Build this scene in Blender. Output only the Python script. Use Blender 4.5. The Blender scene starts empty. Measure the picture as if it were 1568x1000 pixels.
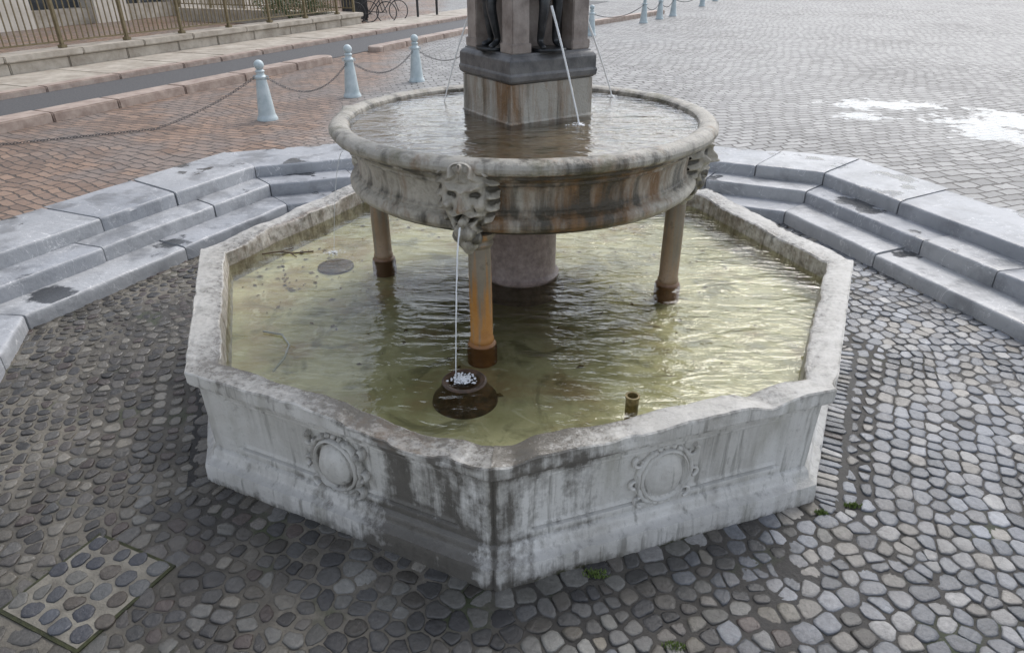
import bpy, bmesh, math, random
import numpy as np
from mathutils import Vector, Matrix, noise
random.seed(7); np.random.seed(7)
S=2.2
H=.3075*S
scn=bpy.context.scene
rad=math.radians
# ---------------------------------------------------------------- helpers
def nz(x,y,z=0,oc=3):
    v=0;a=1;t=0
    p=Vector((x,y,z))
    for i in range(oc):
        v+=a*noise.noise(p); t+=a; a*=.5; p=p*2.03+Vector((3.1,1.7,5.3))
    return v/t
def link(o,parent=None):
    scn.collection.objects.link(o)
    if parent: o.parent=parent
    return o
def mesh(name,vs,fs,mat=None,parent=None,smooth=True,sharp=40):
    me=bpy.data.meshes.new(name); me.from_pydata([tuple(v) for v in vs],[],fs); me.update()
    if mat: me.materials.append(mat)
    if smooth:
        me.polygons.foreach_set('use_smooth',[True]*len(me.polygons))
        if sharp: me.set_sharp_from_angle(angle=rad(sharp))
    return link(bpy.data.objects.new(name,me),parent)
def empty(name):
    e=bpy.data.objects.new(name,None); scn.collection.objects.link(e); return e
class B:
    """accumulating mesh builder"""
    def __init__(s): s.v=[]; s.f=[]
    def add(s,vs,fs,M=None):
        o=len(s.v)
        for v in vs: s.v.append((M@Vector(v)) if M else Vector(v))
        for f in fs: s.f.append(tuple(i+o for i in f))
    def box(s,c,d,M=None,b=0.0):
        x,y,z=c; a,e,h=[q/2 for q in d]
        if b<=0:
            vs=[(x+i*a,y+j*e,z+k*h) for k in(-1,1) for j in(-1,1) for i in(-1,1)]
            s.add(vs,[(0,2,3,1),(4,5,7,6),(0,1,5,4),(2,6,7,3),(0,4,6,2),(1,3,7,5)],M); return
        bm=bmesh.new(); bmesh.ops.create_cube(bm,size=1)
        for v in bm.verts: v.co=Vector((v.co.x*d[0],v.co.y*d[1],v.co.z*d[2]))+Vector(c)
        bmesh.ops.bevel(bm,geom=bm.edges[:],offset=b,segments=2,affect='EDGES')
        bm.verts.index_update()
        s.add([v.co.copy() for v in bm.verts],[[v.index for v in f.verts] for f in bm.faces],M); bm.free()
    def lathe(s,prof,n=32,M=None,cap=True,c=(0,0,0)):
        vs=[];fs=[]
        for r,z in prof:
            for i in range(n):
                a=2*math.pi*i/n; vs.append((c[0]+r*math.cos(a),c[1]+r*math.sin(a),c[2]+z))
        m=len(prof)
        for j in range(m-1):
            for i in range(n):
                k=(i+1)%n; fs.append((j*n+i,j*n+k,(j+1)*n+k,(j+1)*n+i))
        if cap:
            fs.append(tuple(range(n-1,-1,-1))); fs.append(tuple((m-1)*n+i for i in range(n)))
        s.add(vs,fs,M)
    def tube(s,pts,r,n=8,M=None):
        pts=[Vector(p) for p in pts]; rr=r if isinstance(r,(list,tuple)) else [r]*len(pts)
        vs=[];fs=[];up=None
        for i,p in enumerate(pts):
            t=(pts[min(i+1,len(pts)-1)]-pts[max(i-1,0)]).normalized()
            if up is None: up=t.orthogonal().normalized()
            up=(up-t*up.dot(t)).normalized(); w=t.cross(up)
            for j in range(n):
                a=2*math.pi*j/n; vs.append(p+(up*math.cos(a)+w*math.sin(a))*rr[i])
        for i in range(len(pts)-1):
            for j in range(n):
                k=(j+1)%n; fs.append((i*n+j,i*n+k,(i+1)*n+k,(i+1)*n+j))
        fs.append(tuple(range(n-1,-1,-1))); fs.append(tuple((len(pts)-1)*n+j for j in range(n)))
        s.add(vs,fs,M)
    def ball(s,c,r,sx=1,sy=1,sz=1,n=10,M=None):
        vs=[];fs=[];m=n//2+1
        for j in range(m+1):
            th=math.pi*j/m
            for i in range(n):
                a=2*math.pi*i/n
                vs.append((c[0]+r*sx*math.sin(th)*math.cos(a),c[1]+r*sy*math.sin(th)*math.sin(a),c[2]+r*sz*math.cos(th)))
        for j in range(m):
            for i in range(n):
                k=(i+1)%n; fs.append((j*n+i,(j+1)*n+i,(j+1)*n+k,j*n+k))
        s.add(vs,fs,M)
    def torus(s,c,R,r,M=None,n=20,m=8,arc=2*math.pi,a0=0,axis='z',sx=1):
        pts=[]
        for i in range(n+1):
            a=a0+arc*i/n; x,y=R*math.cos(a)*sx,R*math.sin(a)
            if axis=='z': pts.append((c[0]+x,c[1]+y,c[2]))
            elif axis=='y': pts.append((c[0]+x,c[1],c[2]+y))
            else: pts.append((c[0],c[1]+x,c[2]+y))
        s.tube(pts,r,m,M)
    def out(s,name,mat,parent=None,smooth=True,sharp=40): return mesh(name,s.v,s.f,mat,parent,smooth,sharp)
# ---------------------------------------------------------------- material graph helper
class G:
    def __init__(s,name,rough=.7,spec=.5):
        s.m=bpy.data.materials.new(name); s.m.use_nodes=True; s.t=s.m.node_tree; s.N=s.t.nodes; s.L=s.t.links
        s.b=s.N['Principled BSDF']; s.out=s.N['Material Output']
        s.b.inputs['Roughness'].default_value=rough; s.b.inputs['Specular IOR Level'].default_value=spec
        s.tc=s.N.new('ShaderNodeTexCoord'); s.co=s.tc.outputs['Object']
    def n(s,ty,**k):
        x=s.N.new(ty)
        for a,v in k.items(): setattr(x,a,v)
        return x
    def set(s,sock,v):
        if isinstance(v,bpy.types.NodeSocket): s.L.new(v,sock)
        else: sock.default_value=v
    def map(s,scale=(1,1,1),rot=(0,0,0),loc=(0,0,0),co=None):
        x=s.n('ShaderNodeMapping'); s.L.new(co or s.co,x.inputs[0])
        x.inputs['Location'].default_value=loc; x.inputs['Rotation'].default_value=rot; x.inputs['Scale'].default_value=scale
        return x.outputs[0]
    def noise(s,sc=5,det=5,ro=.6,co=None,dist=0):
        x=s.n('ShaderNodeTexNoise'); s.L.new(co or s.co,x.inputs['Vector'])
        x.inputs['Scale'].default_value=sc; x.inputs['Detail'].default_value=det; x.inputs['Roughness'].default_value=ro; x.inputs['Distortion'].default_value=dist
        return x.outputs['Fac']
    def rng(s,v,a,b,c=0,d=1):
        x=s.n('ShaderNodeMapRange'); s.L.new(v,x.inputs[0])
        for i,q in zip((1,2,3,4),(a,b,c,d)): x.inputs[i].default_value=q
        return x.outputs[0]
    def math(s,op,a,b=0,c=0):
        x=s.n('ShaderNodeMath',operation=op); s.set(x.inputs[0],a); s.set(x.inputs[1],b)
        if op=='MULTIPLY_ADD': s.set(x.inputs[2],c)
        return x.outputs[0]
    def mix(s,f,a,b,mode='MIX'):
        x=s.n('ShaderNodeMix',data_type='RGBA',blend_type=mode)
        s.set(x.inputs[0],f)
        for i,q in ((6,a),(7,b)):
            if isinstance(q,tuple): q=(*q[:3],1)
            s.set(x.inputs[i],q)
        return x.outputs[2]
    def attr(s,name,o='Fac'):
        x=s.n('ShaderNodeAttribute',attribute_name=name); return x.outputs[o]
    def sep(s,v):
        x=s.n('ShaderNodeSeparateXYZ'); s.L.new(v,x.inputs[0]); return x.outputs
    def bump(s,h,st=.5,dist=.01,prev=None):
        x=s.n('ShaderNodeBump'); x.inputs['Strength'].default_value=st; x.inputs['Distance'].default_value=dist
        s.L.new(h,x.inputs['Height'])
        if prev: s.L.new(prev,x.inputs['Normal'])
        return x.outputs[0]
    def fin(s,col=None,rough=None,nor=None,metal=None):
        if col is not None: s.set(s.b.inputs['Base Color'],(*col,1) if isinstance(col,tuple) and len(col)==3 else col)
        if rough is not None: s.set(s.b.inputs['Roughness'],rough)
        if nor is not None: s.L.new(nor,s.b.inputs['Normal'])
        if metal is not None: s.b.inputs['Metallic'].default_value=metal
        return s.m
def vfloat(o,name,vals):
    a=o.data.attributes.new(name,'FLOAT','POINT'); a.data.foreach_set('value',vals)
# ---------------------------------------------------------------- materials
def mat_marble():           # basin
    g=G('weathered_marble')
    n1=g.noise(1.6,6,.6); n2=g.noise(14,6,.7); st=g.noise(1,6,.6,g.map((9,9,.7))); st2=g.noise(1,6,.65,g.map((20,20,1.1),loc=(3,7,2)))
    c=g.mix(g.rng(n1,.35,.65),(.55,.525,.475),(.74,.72,.675))
    c=g.mix(g.rng(n2,.55,.8,0,.3),c,(.36,.34,.30))
    c=g.mix(g.rng(st,.5,.66,0,.45),c,(.34,.32,.28))
    c=g.mix(g.rng(st2,.55,.66,0,.62),c,(.17,.16,.135))
    gs=g.noise(1,5,.6,g.map((5,5,1.5),loc=(8,1,4))); c=g.mix(g.rng(gs,.54,.68,0,.4),c,(.23,.215,.15))
    fine=g.noise(60,4,.7)
    c=g.mix(g.rng(fine,.58,.72,0,.35),c,(.22,.21,.185))
    nrm=g.n('ShaderNodeNewGeometry').outputs['Normal']; up=g.rng(g.sep(nrm)[2],.6,.9)
    c=g.mix(g.math('MULTIPLY',up,.55),c,(.33,.325,.31))
    d=g.attr('dirt_shade'); br=g.noise(18,6,.7); bs=g.noise(1,6,.7,g.map((26,26,3.0),loc=(1,1,8)))
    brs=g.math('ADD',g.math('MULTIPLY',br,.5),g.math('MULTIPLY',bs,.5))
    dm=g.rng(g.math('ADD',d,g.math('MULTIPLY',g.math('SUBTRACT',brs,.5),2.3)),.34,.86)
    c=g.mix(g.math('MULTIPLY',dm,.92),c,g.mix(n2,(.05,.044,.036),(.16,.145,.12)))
    r=g.attr('rust'); rm=g.rng(g.math('ADD',r,g.math('MULTIPLY',g.math('SUBTRACT',n2,.5),.9)),.4,.8)
    c=g.mix(rm,c,(.13,.085,.05))
    mo=g.attr('moss'); mm=g.rng(g.math('ADD',mo,g.math('MULTIPLY',g.math('SUBTRACT',br,.5),1.0)),.45,.7)
    c=g.mix(mm,c,(.06,.062,.03))
    bp=g.bump(g.math('ADD',g.math('MULTIPLY',n2,1.0),g.math('MULTIPLY',fine,.45)),.7,.010)
    rr=g.math('SUBTRACT',g.rng(dm,0,1,.6,.28),g.math('MULTIPLY',up,.12))
    return g.fin(c,rr,bp)
def mat_bowl(name='bowl_stone',off=.015,moss=.7):
    g=G(name)
    n1=g.noise(3,6,.65); n2=g.noise(20,6,.7); st=g.noise(1,6,.65,g.map((7,7,1.1))); st2=g.noise(1,6,.6,g.map((11,11,1.0),loc=(4,2,1)))
    c=g.mix(g.rng(n1,.35,.65),(.34,.31,.25),(.54,.50,.42))
    c=g.mix(g.rng(n2,.46,.72,0,.7),c,(.19,.17,.135))
    z=g.sep(g.co)[2]
    c=g.mix(g.rng(z,.700*S,.722*S,0,.55),c,g.mix(n2,(.20,.19,.165),(.55,.53,.49)))
    ru=g.attr('rust')
    m=g.rng(g.math('ADD',st,g.math('MULTIPLY',ru,.33)),.60,.80)
    c=g.mix(m,c,g.mix(n2,(.085,.048,.02),(.31,.175,.08)))
    dk=g.attr('dirt_shade'); m2=g.rng(g.math('ADD',g.math('ADD',st2,off),g.math('MULTIPLY',dk,.3)),.53,.70,0,.9)
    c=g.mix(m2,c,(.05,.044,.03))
    gm=g.noise(4,6,.7,g.map(loc=(6,6,2)))
    c=g.mix(g.math('MULTIPLY',g.rng(gm,.54,.68,0,moss),g.rng(z,.66*S,.70*S)),c,(.11,.105,.05))
    bp=g.bump(g.math('ADD',n2,g.math('MULTIPLY',g.noise(70,3,.7),.5)),.8,.012)
    return g.fin(c,g.rng(m2,0,1,.55,.28),bp)
def mat_step():
    g=G('grey_step_stone')
    n1=g.noise(1.3,6,.6); n2=g.noise(16,5,.7)
    a=g.attr('tone')
    c=g.mix(g.rng(n1,.3,.7),(.27,.285,.31),(.41,.42,.44))
    c=g.mix(g.math('MULTIPLY',a,.6),c,(.50,.50,.49))
    vn=g.math('ABSOLUTE',g.math('SUBTRACT',g.noise(1.7,5,.6,g.map((1,1.7,1)),1.2),.5))
    c=g.mix(g.rng(vn,0,.006,.7,0),c,(.75,.75,.75))
    c=g.mix(g.rng(n2,.55,.75,0,.4),c,(.20,.205,.215))
    c=g.mix(g.rng(g.noise(2.6,6,.7,g.map(loc=(9,2,4))),.50,.66,0,.55),c,(.17,.175,.185))
    nrm=g.n('ShaderNodeNewGeometry').outputs['Normal']; up=g.rng(g.sep(nrm)[2],.8,.95)
    w=g.noise(1.7,5,.55,g.map((1,1,.2),loc=(2.3,.7,0))); w2=g.noise(2.4,6,.6,g.map(loc=(1,6,3)))
    wet=g.math('MULTIPLY',g.rng(w,.59,.625),up)
    damp=g.math('MULTIPLY',g.rng(w2,.52,.60,0,.45),up)
    c=g.mix(damp,c,(.10,.105,.115))
    c=g.mix(wet,c,(.055,.058,.062))
    bp=g.bump(g.math('ADD',n2,g.math('MULTIPLY',g.noise(3,3),1.6)),.5,.013)
    return g.fin(c,g.math('SUBTRACT',g.rng(wet,0,1,.42,.10),g.math('MULTIPLY',damp,.3)),bp)
def mat_cobble():
    g=G('cobblestone')
    c=g.attr('col','Color'); n=g.noise(40,6,.75); n2=g.noise(1.3,5,.6); nb=g.noise(12,4,.6)
    c=g.mix(1,c,g.mix(n,(.35,.35,.35),(1.65,1.65,1.65)),'MULTIPLY')
    x,y,z=g.sep(g.co)
    wet=g.rng(g.math('ADD',g.math('ADD',n2,g.rng(x,.6,-1.6,-.03,.08)),g.rng(y,-1.6,-2.4,0,.07)),.44,.57)
    c=g.mix(g.math('MULTIPLY',wet,.62),c,g.mix(.65,c,(.018,.016,.014)))
    return g.fin(c,g.rng(wet,0,1,.38,.13),g.bump(g.math('ADD',n,g.math('MULTIPLY',nb,1.5)),.7,.008))
def mat_mortar():
    g=G('mortar_bedding')
    n=g.noise(30,6,.75); n2=g.noise(.9,5,.6); n3=g.noise(2.4,5,.6,g.map(loc=(5,5,0)))
    x,y,z=g.sep(g.co)
    c=g.mix(n,(.05,.045,.037),(.27,.245,.20))
    c=g.mix(g.rng(n2,.42,.58,0,.85),c,(.022,.02,.017))
    c=g.mix(g.rng(x,-.4,.8,0,.75),c,(.03,.028,.027))
    c=g.mix(g.rng(n3,.58,.70,0,.75),c,(.035,.052,.014))
    return g.fin(c,g.rng(n2,.4,.65,.8,.4),g.bump(n,.8,.015))
def mat_plaza():
    g=G('plaza_setts')
    warp=g.n('ShaderNodeTexNoise'); g.L.new(g.co,warp.inputs['Vector']); warp.inputs['Scale'].default_value=.35; warp.inputs['Detail'].default_value=3
    wm=g.n('ShaderNodeVectorMath',operation='MULTIPLY_ADD'); g.L.new(warp.outputs['Color'],wm.inputs[0]); wm.inputs[1].default_value=(1.0,1.0,0); g.L.new(g.co,wm.inputs[2])
    w2=g.n('ShaderNodeTexNoise'); g.L.new(g.co,w2.inputs['Vector']); w2.inputs['Scale'].default_value=7; w2.inputs['Detail'].default_value=3
    wm2=g.n('ShaderNodeVectorMath',operation='MULTIPLY_ADD'); g.L.new(w2.outputs['Color'],wm2.inputs[0]); wm2.inputs[1].default_value=(.08,.08,0); g.L.new(wm.outputs[0],wm2.inputs[2])
    co=wm2.outputs[0]
    def brick(rot,bw,rh,mort,cc=co):
        b=g.n('ShaderNodeTexBrick'); g.L.new(g.map(rot=(0,0,rad(rot)),co=cc),b.inputs['Vector'])
        b.inputs['Scale'].default_value=1; b.inputs['Brick Width'].default_value=bw; b.inputs['Row Height'].default_value=rh
        b.inputs['Mortar Size'].default_value=mort; b.inputs['Mortar Smooth'].default_value=.3
        b.inputs['Color1'].default_value=(0,0,0,1); b.inputs['Color2'].default_value=(1,1,1,1); b.inputs['Mortar'].default_value=(.5,.5,.5,1)
        return b
    b1=brick(-20,.23,.15,.014); b2=brick(28,.25,.12,.011)
    x,y,z=g.sep(g.co)
    m=g.math('ADD',g.math('MULTIPLY_ADD',x,1.0,g.math('MULTIPLY',y,.10)),g.math('MULTIPLY',g.noise(.5,3),1.6))
    red=g.rng(m,-.9,-1.7)
    n=g.noise(25,6,.7); n2=g.noise(.35,5,.6)
    grey=g.mix(b1.outputs['Color'],(.23,.227,.22),(.41,.403,.39))
    grey=g.mix(g.rng(n,.4,.7,0,.5),grey,(.19,.185,.175))
    redc=g.mix(b2.outputs['Color'],(.19,.125,.09),(.38,.25,.175))
    redc=g.mix(g.rng(g.noise(1.1,4),.45,.6,0,.6),redc,(.24,.215,.20))
    redc=g.mix(g.rng(n,.4,.7,0,.5),redc,(.15,.12,.105))
    col=g.mix(red,grey,redc)
    mo=g.mix(red,b1.outputs['Fac'],b2.outputs['Fac'])
    col=g.mix(g.math('MULTIPLY',mo,.92),col,(.055,.048,.042))
    col=g.mix(g.rng(n2,.45,.7,0,.3),col,(.15,.145,.14))
    h=g.math('SUBTRACT',g.math('ADD',g.math('MULTIPLY',n,.35),g.math('MULTIPLY',g.mix(red,b1.outputs['Color'],b2.outputs['Color']),.35)),mo)
    pud=None
    for (px,py,sx,sy) in ((5.2,6.9,.85,.4),(5.9,5.2,.5,.9),(6.6,5.8,.5,.9),(4.6,6.0,.35,.3)):
        dx=g.math('DIVIDE',g.math('SUBTRACT',x,px),sx); dy=g.math('DIVIDE',g.math('SUBTRACT',y,py),sy)
        d=g.math('SQRT',g.math('ADD',g.math('MULTIPLY',dx,dx),g.math('MULTIPLY',dy,dy)))
        q=g.rng(g.math('ADD',d,g.math('MULTIPLY',g.math('SUBTRACT',g.noise(4,7,.7),.5),5.0)),.95,.7)
        pud=q if pud is None else g.math('MAXIMUM',pud,q)
    flat=g.rng(pud,0,1,.85,.10)
    bp=g.n('ShaderNodeBump'); bp.inputs['Distance'].default_value=.022; g.L.new(h,bp.inputs['Height']); g.L.new(flat,bp.inputs['Strength'])
    r0=g.rng(n2,.35,.6,.60,.46)
    r=g.n('ShaderNodeMix',data_type='FLOAT'); g.L.new(pud,r.inputs[0]); g.L.new(r0,r.inputs[2]); r.inputs[3].default_value=.09
    g.L.new(g.rng(pud,0,1,.30,1.0),g.b.inputs['Specular IOR Level'])
    return g.fin(col,r.outputs[0],bp.outputs[0])
def simple(name,c1,c2,sc=8,rough=.6,bs=.4,bd=.005,metal=0,lo=.35,hi=.65):
    g=G(name); n=g.noise(sc,6,.65)
    return g.fin(g.mix(g.rng(n,lo,hi),c1,c2),rough,g.bump(g.noise(sc*4,4,.7),bs,bd),metal)
def mat_rustcol(name,orange):
    g=G(name); n=g.noise(9,6,.7); st=g.noise(1,5,.6,g.map((22,22,1.6))); z=g.sep(g.co)[2]
    c=g.mix(n,(.13,.105,.075),(.33,.28,.21))
    m=g.math('MULTIPLY',g.rng(g.math('ADD',st,g.rng(z,H-.1,H+.45,.14,-.10)),.42,.58),orange)
    c=g.mix(m,c,g.mix(n,(.26,.10,.02),(.60,.29,.07)))
    c=g.mix(g.rng(n,.58,.7,0,.8),c,(.04,.03,.02))
    c=g.mix(g.rng(z,H-.14,H-.09,.8,0),c,(.12,.04,.014))
    return g.fin(c,.4,g.bump(n,.6,.006))
def mat_water(name,tint,sx,sy,amp,fr,rings=()):
    g=G(name); g.N.remove(g.b)
    x,y,z=g.sep(g.co)
    n1=g.noise(1,2,.5,g.map((sx,sy,1),rot=(0,0,.15)),.5); n2=g.noise(1,3,.55,g.map((sx*2.3,sy*1.9,1),loc=(5,2,0)),.6)
    n0=g.noise(1.2,2)
    h=g.math('ADD',n1,g.math('MULTIPLY',n2,.45))
    h=g.math('MULTIPLY',h,g.math('MULTIPLY',g.rng(x,-1.6,.6,.30,1.1),g.rng(n0,.35,.6,.6,1.1)))
    for (cx,cy,k,fall,am) in rings:
        vx=g.math('SUBTRACT',x,cx); vy=g.math('SUBTRACT',y,cy)
        d=g.math('SQRT',g.math('ADD',g.math('MULTIPLY',vx,vx),g.math('MULTIPLY',vy,vy)))
        w=g.math('MULTIPLY',g.math('SINE',g.math('ADD',g.math('MULTIPLY',d,k),g.math('MULTIPLY',n1,6))),g.rng(d,0,fall,am,0))
        h=g.math('ADD',h,w)
    nm=g.bump(h,1,amp)
    fre=g.n('ShaderNodeFresnel'); fre.inputs['IOR'].default_value=fr; g.L.new(nm,fre.inputs['Normal'])
    tr=g.n('ShaderNodeBsdfTransparent'); tr.inputs[0].default_value=(*tint,1)
    gl=g.n('ShaderNodeBsdfGlossy'); gl.inputs['Roughness'].default_value=.03; gl.inputs['Color'].default_value=(1,1,1,1); g.L.new(nm,gl.inputs['Normal'])
    mx=g.n('ShaderNodeMixShader'); g.L.new(fre.outputs[0],mx.inputs[0]); g.L.new(tr.outputs[0],mx.inputs[1]); g.L.new(gl.outputs[0],mx.inputs[2])
    g.L.new(mx.outputs[0],g.out.inputs['Surface']); return g.m
def mat_poolfloor():
    g=G('algae_pool_floor'); n=g.noise(1.4,6,.6); n2=g.noise(7,6,.65)
    c=g.mix(g.rng(n,.38,.62),(.39,.36,.205),(.64,.595,.415))
    c=g.mix(g.rng(n2,.5,.7,0,.45),c,(.21,.20,.11))
    x=g.sep(g.co)[0]
    n3=g.noise(2.0,5,.6,g.map(loc=(7,3,0))); c=g.mix(g.rng(g.math('ADD',n3,g.rng(x,-2,0,.12,0)),.54,.68,0,.7),c,(.34,.22,.12))
    n4=g.noise(5,3,.5,g.map(loc=(1,9,0)),1.5); c=g.mix(g.rng(n4,.60,.65,0,.45),c,(.76,.73,.60))
    n5=g.noise(3,5,.6,g.map(loc=(4,4,0)),1.0); c=g.mix(g.rng(n5,.55,.66,0,.65),c,(.13,.12,.065))
    return g.fin(c,.7,g.bump(n2,.4,.02))
def mat_bowlfloor():
    g=G('bowl_floor_scale'); n=g.noise(3.5,6,.65); n2=g.noise(16,6,.7)
    c=g.mix(g.rng(n,.35,.65),(.24,.20,.14),(.48,.41,.31)); c=g.mix(g.rng(n2,.5,.68,0,.6),c,(.26,.125,.045))
    c=g.mix(g.rng(g.noise(5,5,.6,g.map(loc=(3,8,1))),.55,.65,0,.8),c,(.09,.09,.03))
    return g.fin(c,.35,g.bump(n2,.6,.01))
def mat_foam():
    g=G('white_water'); g.b.inputs['Alpha'].default_value=.72
    return g.fin((.88,.90,.91),.12)
MARB=mat_marble(); BOWL=mat_bowl(); MASKM=mat_bowl('mask_stone',-.05,0); STEP=mat_step(); COB=mat_cobble(); MORT=mat_mortar(); PLAZA=mat_plaza()
FOAM=mat_foam()
RED=simple('porphyry_column',(.17,.125,.11),(.30,.235,.21),22,.4,.5,.006)
BRONZE=simple('dark_bronze',(.012,.014,.016),(.06,.063,.067),14,.30,.4,.004,.35)
DARKST=simple('dark_wet_stone',(.07,.07,.072),(.18,.175,.17),7,.4,.5,.008)
PILLAR=simple('reddish_pillar_stone',(.19,.155,.135),(.36,.31,.275),8,.5,.5,.008)
BOLL=simple('pale_blue_grey_paint',(.40,.48,.50),(.55,.62,.635),7,.42,.2,.003)
IRON=simple('chain_iron',(.05,.05,.052),(.13,.13,.135),20,.5,.2,.002,.5)
KERB=simple('pink_granite_kerb',(.28,.21,.175),(.45,.365,.31),5,.6,.5,.008)
ASPH=simple('asphalt',(.06,.06,.062),(.11,.11,.113),30,.7,.6,.006)
WALL=simple('pale_wall_stone',(.31,.27,.22),(.50,.455,.39),3,.7,.5,.01)
GOLD=simple('bronze_paint',(.13,.10,.05),(.22,.175,.095),12,.5,.2,.002)
DKIRON=simple('dark_paint',(.02,.02,.022),(.05,.05,.052),12,.45,.2,.002)
PLAST=simple('beige_plaster',(.55,.50,.43),(.70,.65,.58),1.5,.8,.4,.006)
GLASSD=simple('dark_window_glass',(.03,.033,.038),(.10,.11,.12),.6,.12,.05,.002)
GROOVE=simple('dark_groove',(.006,.006,.006),(.022,.02,.017),14,.6,.5,.01)
# ---------------------------------------------------------------- octagon
def V(k,r=1.0):
    a=-math.pi/2-k*math.pi/4
    return Vector((math.cos(a)*r*S,math.sin(a)*r*S,0))
def P(k,s,r): return V(k,r).lerp(V(k+1,r),s)
# ---------------------------------------------------------------- fountain basin
F=empty('octagonal_fountain')
def g1(x,c,w): return math.exp(-((x-c)/w)**2)
RI=.928
def basin():
    NS=110; vs=[];fs=[];dirt_shade=[];rust=[];moss=[]
    zs=list(np.linspace(0,.05,6))+list(np.linspace(.054,.085,8))+list(np.linspace(.09,.25,46))+list(np.linspace(.253,.3075,18))
    def rz(z):
        if z<.05: return 1.012-.002*(z/.05)
        if z<.085:
            t=(z-.05)/.035; return 1.008-.032*math.sin(t*math.pi/2)-.004*math.sin(t*math.pi*2)
        if z<.253: return .973+.004*(z-.085)/.168
        if z<.268: return .977+.016*((z-.253)/.015)**1.6
        if z<.273: return .997
        return 1.0 if z<.3045 else 1.0-.003*((z-.3045)/.003)**2
    prof=[('o',rz(z),z) for z in zs]+[('t',r,.3075) for r in np.linspace(.995,RI+.004,18)]+[('i',RI-(0.002*q),z) for q,z in enumerate(np.linspace(.303,.02,16))]
    Np=len(prof)
    for k in range(8):
        for i in range(NS+1):
            s=i/NS
            es=min(s,1-s)
            p0=P(k,s,1.0)
            chip=max(0,nz(p0.x*7,p0.y*7,13)-.12)*.05
            wear=max(0,nz(p0.x*2.2,p0.y*2.2,3))*.014+.0025*nz(p0.x*9,p0.y*9,1)
            if k==0: wear+=.024*g1(s,.26,.15)+.008*g1(s,.05,.05)+.006*g1(s,.42,.03)
            if k==7: wear+=.010*g1(s,.95,.04)+.016*g1(s,.20,.05)+.006*g1(s,.6,.1)
            if k in(2,5,3,4): wear+=.010*max(0,nz(p0.x*3,p0.y*3,9)+.3)
            inw=.016*max(-.3,nz(p0.x*2.5,p0.y*2.5,7))+.005*nz(p0.x*12,p0.y*12,2)
            if k==2: inw+=.02*g1(s,.35,.15)
            for j,(t,r,z) in enumerate(prof):
                rr=r; zz=z
                if t=='o':
                    if .088<z<.25:
                        ds=min((s-.1),(.9-s))*.765; dz=min(z-.10,.243-z); d=min(ds,dz)
                        if d>0: rr-=.009*min(1,d/.004)-.005*g1(d,.009,.003)
                    if z>.268:
                        tt=(z-.268)/.04
                        zz=z-wear*tt; rr-=(.008*max(0,nz(p0.x*5,p0.y*5,z*20))+chip*.5)*tt
                    if z<.06: rr-=.008*max(0,nz(p0.x*4,p0.y*4,5))+max(0,nz(p0.x*6,p0.y*6,55)-.2)*.03*(1 if z>.03 else .4)
                    if ((k==0 and s<.010) or (k==7 and s>.990)) and z<.27: rr-=.009*(1-es/.010)
                elif t=='t':
                    f=(.995-r)/.063; zz=z-wear-.006*f*f-.003*abs(nz(p0.x*8+f*3,p0.y*8,4))-chip*.25*(1-f)**2; rr=r+(inw-.004)*f-chip*.5*(1-f)
                else:
                    zz=min(z,.3075-wear-.010); rr=r+(inw-.004)*max(0,1-(.303-z)/.12)
                q=P(k,s,rr); q.z=zz*S
                n=nz(q.x*6,q.y*6,q.z*6)
                q+=Vector((q.x,q.y,0)).normalized()*n*.003
                vs.append(q)
                d=ru=mo=0
                st=nz(p0.x*9,p0.y*9,z*3+2)
                if t=='o':
                    if k==0: d=.88*g1(s,.28,.12)*(.7+1.3*st)+.34*g1(s,.07,.08)*(.8+2*st)+.6*g1(s,.22,.15)*g1(z,.06,.05)+.25*g1(s,.14,.04)+.14+.3*max(0,st)
                    if k==0: d+=.3*g1(s,.55,.07)*g1(z,.05,.06)
                    if k==7: d=.40*g1(s,.9,.13)*(.8+2*st)+.10+.3*max(0,st)+.18*g1(s,.72,.05)
                    if k==7: d+=.35*g1(z,.27,.03)*g1(s,.8,.2)
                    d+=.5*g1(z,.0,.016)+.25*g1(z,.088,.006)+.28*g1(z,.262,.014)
                    if z>.285: d+=.45*max(0,(z-.290)/.02)*(1 if nz(p0.x*3,p0.y*3,8)>-.1 else 0)
                    if chip>.002 and z>.29: d+=.2
                    if es<.012 and ((k==0 and s<.5) or (k==7 and s>.5)): d+=.7*g1(es,0,.009)
                    mo=.5*g1(z,0,.012)+ (.2*g1(z,.0,.03) if nz(p0.x*2,p0.y*2,6)>.1 else 0)
                    if k==0: ru=.5*g1(s,.3,.12)*g1(z,.29,.03)
                elif t=='t':
                    f=(.995-r)/.063
                    d=.36+.6*nz(p0.x*1.7,p0.y*1.7,12)+.30*f*f+.2*chip*20
                    if k==0: d+=.5*g1(s,.25,.35)
                    if k==7: d+=.55*g1(s,1,.25)-.05
                    ru=.12+.35*nz(p0.x*3,p0.y*3,20)+(.45*g1(s,.3,.2) if k==0 else 0)+(.5*g1(s,.5,.4)*f if k==2 else 0)
                    mo=.12+.3*f*max(0,nz(p0.x*4,p0.y*4,30))
                else:
                    d=.42+.35*nz(p0.x*3,p0.y*3,z*8); ru=.55; mo=.4
                dirt_shade.append(d);rust.append(ru);moss.append(mo)
        base=k*(NS+1)*Np
        for i in range(NS):
            for j in range(Np-1):
                a=base+i*Np+j; fs.append((a,a+1,a+Np+1,a+Np))
    o=mesh('basin',vs,fs,MARB,F,True,35)
    vfloat(o,'dirt_shade',dirt_shade);vfloat(o,'rust',rust);vfloat(o,'moss',moss)
basin()
def face_frame(k,r):
    c=P(k,.5,r); n=Vector((c.x,c.y,0)).normalized()
    x=Vector((0,0,1)).cross(n)
    return Matrix(((x.x,0,n.x,c.x),(x.y,0,n.y,c.y),(x.z,1,n.z,.163*S),(0,0,0,1)))
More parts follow.
